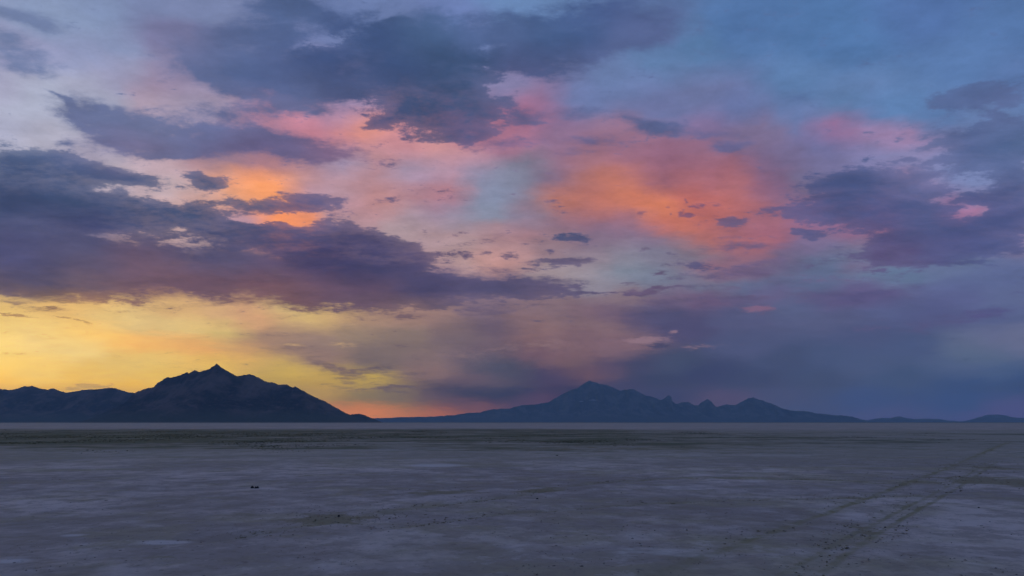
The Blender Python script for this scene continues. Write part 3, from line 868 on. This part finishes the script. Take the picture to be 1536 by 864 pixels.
# ------------------------------------------------------------------ mountains
def rock_material(name, lo, hi, fan, height, scar=None):
    m, b, p = material(name)
    g = b.node('ShaderNodeNewGeometry')
    pos = g.outputs['Position']
    x, y, z = b.sep(pos)
    n1 = b.noise(pos, 1 / 420, 8, .62)
    n2 = b.noise(b.vec('MULTIPLY', pos, (1, 1, 2.5)), 1 / 90, 6, .65)
    c = b.mix(b.step(n1, .42, .60), lo, hi)
    c = b.mix(b.step(n2, .5, .72, 0, .6), c, tuple(v * 1.35 for v in hi))
    c = b.mix(b.step(n2, .48, .3, 0, .5), c, tuple(v * .6 for v in lo))
    f = b.math('ADD', b.math('DIVIDE', z, height), b.math('MULTIPLY', b.math('SUBTRACT', n1, .5), .25))
    c = b.mix(b.step(f, .05, .30, 1, 0), c, fan)
    if scar:
        for (sx, sy, sz, rx, rz) in scar:
            q = b.vec('MULTIPLY_ADD', pos, (1 / rx, 0, 1 / rz), (-sx / rx, 0, -sz / rz))
            k = b.math('ADD', b.math('POWER', .367879, b.vec('DOT_PRODUCT', q, q)), b.math('MULTIPLY', b.math('SUBTRACT', n2, .5), 1.4))
            c = b.mix(b.step(k, .45, .75, 0, .85), c, (.62, .6, .58))
    b.put(p.inputs['Base Color'], c)
    p.inputs['Roughness'].default_value = .95
    p.inputs['Specular IOR Level'].default_value = .1
    return m


def make_mountain(name, prof, dist, mat, seed, wide=2.0, apron=500.0, nx=520, nt=64, cut=.52, lam=420.0, **props):
    """A range whose skyline runs through PROF (photo pixels) at DIST metres, with spurs and gullies down both sides."""
    pr = np.array(prof, float)
    px = np.linspace(pr[0, 0], pr[-1, 0], nx)
    py = np.interp(px, pr[:, 0], pr[:, 1])
    h0 = HY - py
    edge = np.clip(h0 / 10, 0, 1)
    py = py - edge * (fbm(px / 5.0 + seed, px * 0 + seed, 4, .6) * .9)
    H = np.maximum((HY - py) / F * dist, 0.0)
    x = (px - HX) / F * dist
    smooth = np.convolve(np.pad(H, 20, mode='edge'), np.ones(41) / 41, 'valid')
    W = apron + wide * smooth
    t = np.concatenate([np.linspace(-1, 0, nt), np.linspace(0, 1, nt // 2)[1:]])
    T, XX = np.meshgrid(t, x, indexing='ij')
    HH, WW = np.broadcast_to(H, T.shape), np.broadcast_to(W, T.shape)
    wob = fbm(x / 900 + seed, x * 0 + 2.2, 3) * .25 * W
    crest = dist + wob
    x = (px - HX) / F * crest
    H = np.maximum((HY - py) / F * crest, 0.0)
    HH = np.broadcast_to(H, T.shape)
    XX = np.broadcast_to(x, T.shape)
    YY = dist + T * WW + wob * (1 - np.abs(T))
    a = 1 - np.abs(T)                                     # 0 at the foot, 1 on the crest
    prof_t = .16 * a + .84 * np.clip((a - .12) / .88, 0, 1) ** 1.35
    # spurs: folds that run down the slope
    g = 0.0
    amp = 1.0
    wx = XX + 160 * fbm(XX / 700 + seed, YY / 700, 3)
    for i in range(5):
        l = lam / 1.9 ** i
        n = pn(wx / l + seed * 3.7 + i * 5.3, YY / (3.2 * l) + i * 2.9)
        g = g + amp * np.clip(np.abs(n) * 2.2, 0, 1)
        amp *= .56
    g = g / 2.1
    body = np.clip(a * 5, 0, 1) * np.clip((1 - a) * 2.6, 0, 1)
    soft = np.clip(HH / (dist * .012), .15, 1)
    ZZ = HH * prof_t * (1 - cut * body * (1 - g) * soft)
    ZZ = ZZ + fbm(XX / 60 + seed, YY / 60, 3, .55) * np.minimum(HH * .05, 12) * body
    top = np.abs(T) < 1e-6
    ZZ = np.where(top, EYE + HH, ZZ)
    ZZ[0], ZZ[-1] = -2.0, -2.0
    ZZ = np.maximum(ZZ, -2.0)
    me = mesh_of(name, np.stack([XX, YY, ZZ], -1).reshape(-1, 3), grid_faces(len(t), nx), mat)
    return link(name, me, **props)


BASE = 634.0
P_WEST = [(-120, 612), (-90, 600), (-60, 590), (-30, 586), (0, 583), (4, 584), (17, 585), (26, 583), (35, 579.5), (42, 579.5), (48, 578.8), (58.6, 582.3), (70, 584.6),
          (80, 582.5), (88, 586), (99.6, 589), (111, 587.7), (125, 584.6), (144.5, 583.8), (164, 581.5), (174, 582.5), (183.6, 585.8), (191, 588.3), (199, 589),
          (212, 592), (235, 600), (262, 612), (300, 626), (322, BASE)]
P_MAIN = [(120, BASE), (146, 623), (170, 613), (192, 601), (200, 590.5), (212, 585.3), (224, 581.6), (232, 581), (236, 574.5), (244, 570), (250.6, 565.4), (257, 566.4),
          (270.6, 562.7), (280, 558.3), (283, 560), (292, 555.2), (298, 557.6), (310.5, 554.6), (314.5, 553.2), (325, 545.4), (333, 551.6), (344, 558.3), (356.4, 564.6),
          (360, 563.4), (376, 561.2), (388.6, 566.8), (401, 573.2), (408, 573.2), (420, 577.4), (430, 576.5), (439.5, 581.8), (443, 580), (451.7, 584.4), (466, 592.3),
          (477.4, 598), (486, 601.2), (503, 611), (516, 618), (524.7, 622), (535, 627), (548, BASE)]
P_KNOLL = [(508, BASE), (518, 628), (525, 622.3), (533, 620.8), (539, 620.5), (546, 622.4), (559, 627.6), (570, 632), (574, BASE)]
P_MID = [(470, BASE), (500, 630), (540, 628), (560, 627.4), (618.6, 625.4), (653.8, 624.8), (685, 622), (703.5, 619), (720, 618.6), (737.7, 613.7), (765, 612.7), (782.6, 607.5), (802, 607),
         (821.5, 603.7), (833, 597), (845.8, 590), (857.3, 584.6), (866, 582.6), (877.4, 574), (884.5, 571), (891.7, 573), (900, 575.8), (910, 577), (919, 581.2),
         (930.4, 586.2), (938, 584.4), (941, 585), (947.6, 583), (954.7, 585.5), (967.6, 593.2), (977.7, 595), (990, 599.5), (1000, 603), (1020, 610), (1045, 619), (1075, 629), (1090, BASE)]
P_BUTTE = [(968, BASE), (980, 612), (990, 600.5), (995.6, 598), (1000.6, 594), (1004, 593.2), (1007, 595), (1008.7, 602), (1012, 604.4), (1022, 612), (1040, 626), (1050, BASE)]
P_EAST = [(985, BASE), (1000, 616), (1008, 607), (1016.5, 605.6), (1025.6, 602.8), (1032.9, 602.8), (1042, 607.8), (1048.4, 608), (1060, 612), (1071, 611), (1078.4, 609.6), (1089.4, 606.8), (1096.7, 607),
          (1102, 608), (1115, 601), (1122, 597.7), (1130.4, 596), (1136.8, 598.6), (1149.5, 602.8), (1160.5, 606.5), (1171.4, 612), (1186, 616), (1209.7, 616.9),
          (1224, 619.8), (1242.5, 621.8), (1251.6, 623), (1263, 622.7), (1278.5, 625), (1290, 628.5), (1301.7, 631), (1312, BASE)]
P_BUTTE2 = [(1030, BASE), (1040, 617), (1048, 607.4), (1053, 602.8), (1061, 598.8), (1066.6, 602), (1071, 607), (1080, 616), (1094, BASE)]
P_FAR = [(1280, BASE), (1298, 630.8), (1311, 627), (1325, 625), (1336, 626), (1344, 623.5), (1350, 622), (1355.6, 625), (1371, 627.5), (1394, 626.6), (1409.6, 627.4),
         (1423, 630.4), (1430, 630.2), (1436.5, 631.4), (1460, BASE)]
P_FARE = [(1430, BASE), (1446, 631.8), (1457.7, 628), (1469, 624.2), (1483, 625), (1500, 625.6), (1536, 625), (1570, 622), (1620, 626), (1660, BASE)]
P_FARB = [(1440, BASE), (1460, 627), (1475, 621.5), (1481, 619.6), (1496, 618.9), (1510, 620.8), (1519, 624), (1540, 628), (1570, BASE)]

rk = rock_material('dark_rock', (.020, .023, .030), (.172, .118, .100), (.075, .085, .062), 640)
rk2 = rock_material('far_rock', (.010, .015, .026), (.135, .122, .122), (.05, .058, .06), 900)
rk3 = rock_material('scarred_rock', (.010, .015, .026), (.145, .128, .124), (.05, .058, .06), 1100,
                    scar=[((889 - HX) / F * 23700, 0, 33.0 / F * 23700, 160, 24), ((872 - HX) / F * 23700, 0, 31.5 / F * 23700, 110, 17)])
make_mountain('mountain_range', P_WEST, 11000.0, rk, 1.7, nx=420, kind='structure', label='low dark rounded ridge at the far left under the yellow sky')
make_mountain('mountain', P_MAIN, 8200.0, rk, 4.2, wide=2.2, apron=420, nx=620, nt=80, kind='structure', label='large dark mountain with a sharp central peak in front of the yellow sky')
make_mountain('hill', P_KNOLL, 8700.0, rk, 6.1, nx=120, nt=30, apron=200, kind='structure', label='small dark knoll at the right foot of the large dark mountain')
make_mountain('mountain', P_MID, 24500.0, rk3, 8.3, wide=2.0, apron=900, nx=620, nt=72, lam=600, kind='structure', label='broad blue mountain with a pale rock scar below its rounded peak')
make_mountain('butte', P_BUTTE, 24200.0, rk2, 2.9, wide=1.2, apron=200, nx=140, nt=40, lam=260, kind='structure', label='steep sided rock tooth on the right shoulder of the broad blue mountain')
make_mountain('mountain', P_EAST, 25500.0, rk2, 9.4, wide=2.0, apron=700, nx=520, nt=60, lam=520, kind='structure', label='blue triangular mountain with a long low tail to the right')
make_mountain('butte', P_BUTTE2, 25300.0, rk2, 5.5, wide=1.2, apron=200, nx=140, nt=40, lam=260, kind='structure', label='pointed rock butte between the rock tooth and the triangular mountain')
for P_ in (P_FAR, P_FARE, P_FARB):
    P_[:] = [(x, HY - (HY - y) * .82) if y < HY else (x, y) for x, y in P_]
make_mountain('hill', P_FAR, 30500.0, rk2, 3.3, wide=3, apron=900, nx=240, nt=40, lam=700, kind='structure', label='faint blue hills with one small pointed knob low on the horizon')
make_mountain('hill', P_FARE, 29500.0, rk2, 7.3, wide=3, apron=900, nx=240, nt=40, lam=700, kind='structure', label='faint low blue hill at the right end of the horizon')
make_mountain('hill', P_FARB, 32500.0, rk2, 7.9, wide=3, apron=900, nx=160, nt=40, lam=700, kind='structure', label='palest hill behind the low hill at the right end of the horizon')

# ------------------------------------------------------------------ haze
hm = bpy.data.materials.new('haze')
hm.use_nodes = True
hm.node_tree.nodes.clear()
hb = NB(hm.node_tree)
pv = hb.node('ShaderNodeVolumePrincipled')
pv.inputs['Color'].default_value = (.50, .78, 1.0, 1)
pv.inputs['Density'].default_value = HAZE_DENSITY
pv.inputs['Anisotropy'].default_value = 0.0
ho = hb.node('ShaderNodeOutputMaterial')
hm.node_tree.links.new(pv.outputs[0], ho.inputs['Volume'])

hx = HAZE_HALF
hv = [(sx * hx, sy * hx, z) for z in (-3.0, HAZE_TOP) for sx, sy in ((-1, -1), (1, -1), (1, 1), (-1, 1))]
hf = [(0, 3, 2, 1), (4, 5, 6, 7), (0, 1, 5, 4), (1, 2, 6, 5), (2, 3, 7, 6), (3, 0, 4, 7)]
link('haze', mesh_of('haze', hv, hf, hm, smooth=False), kind='stuff')
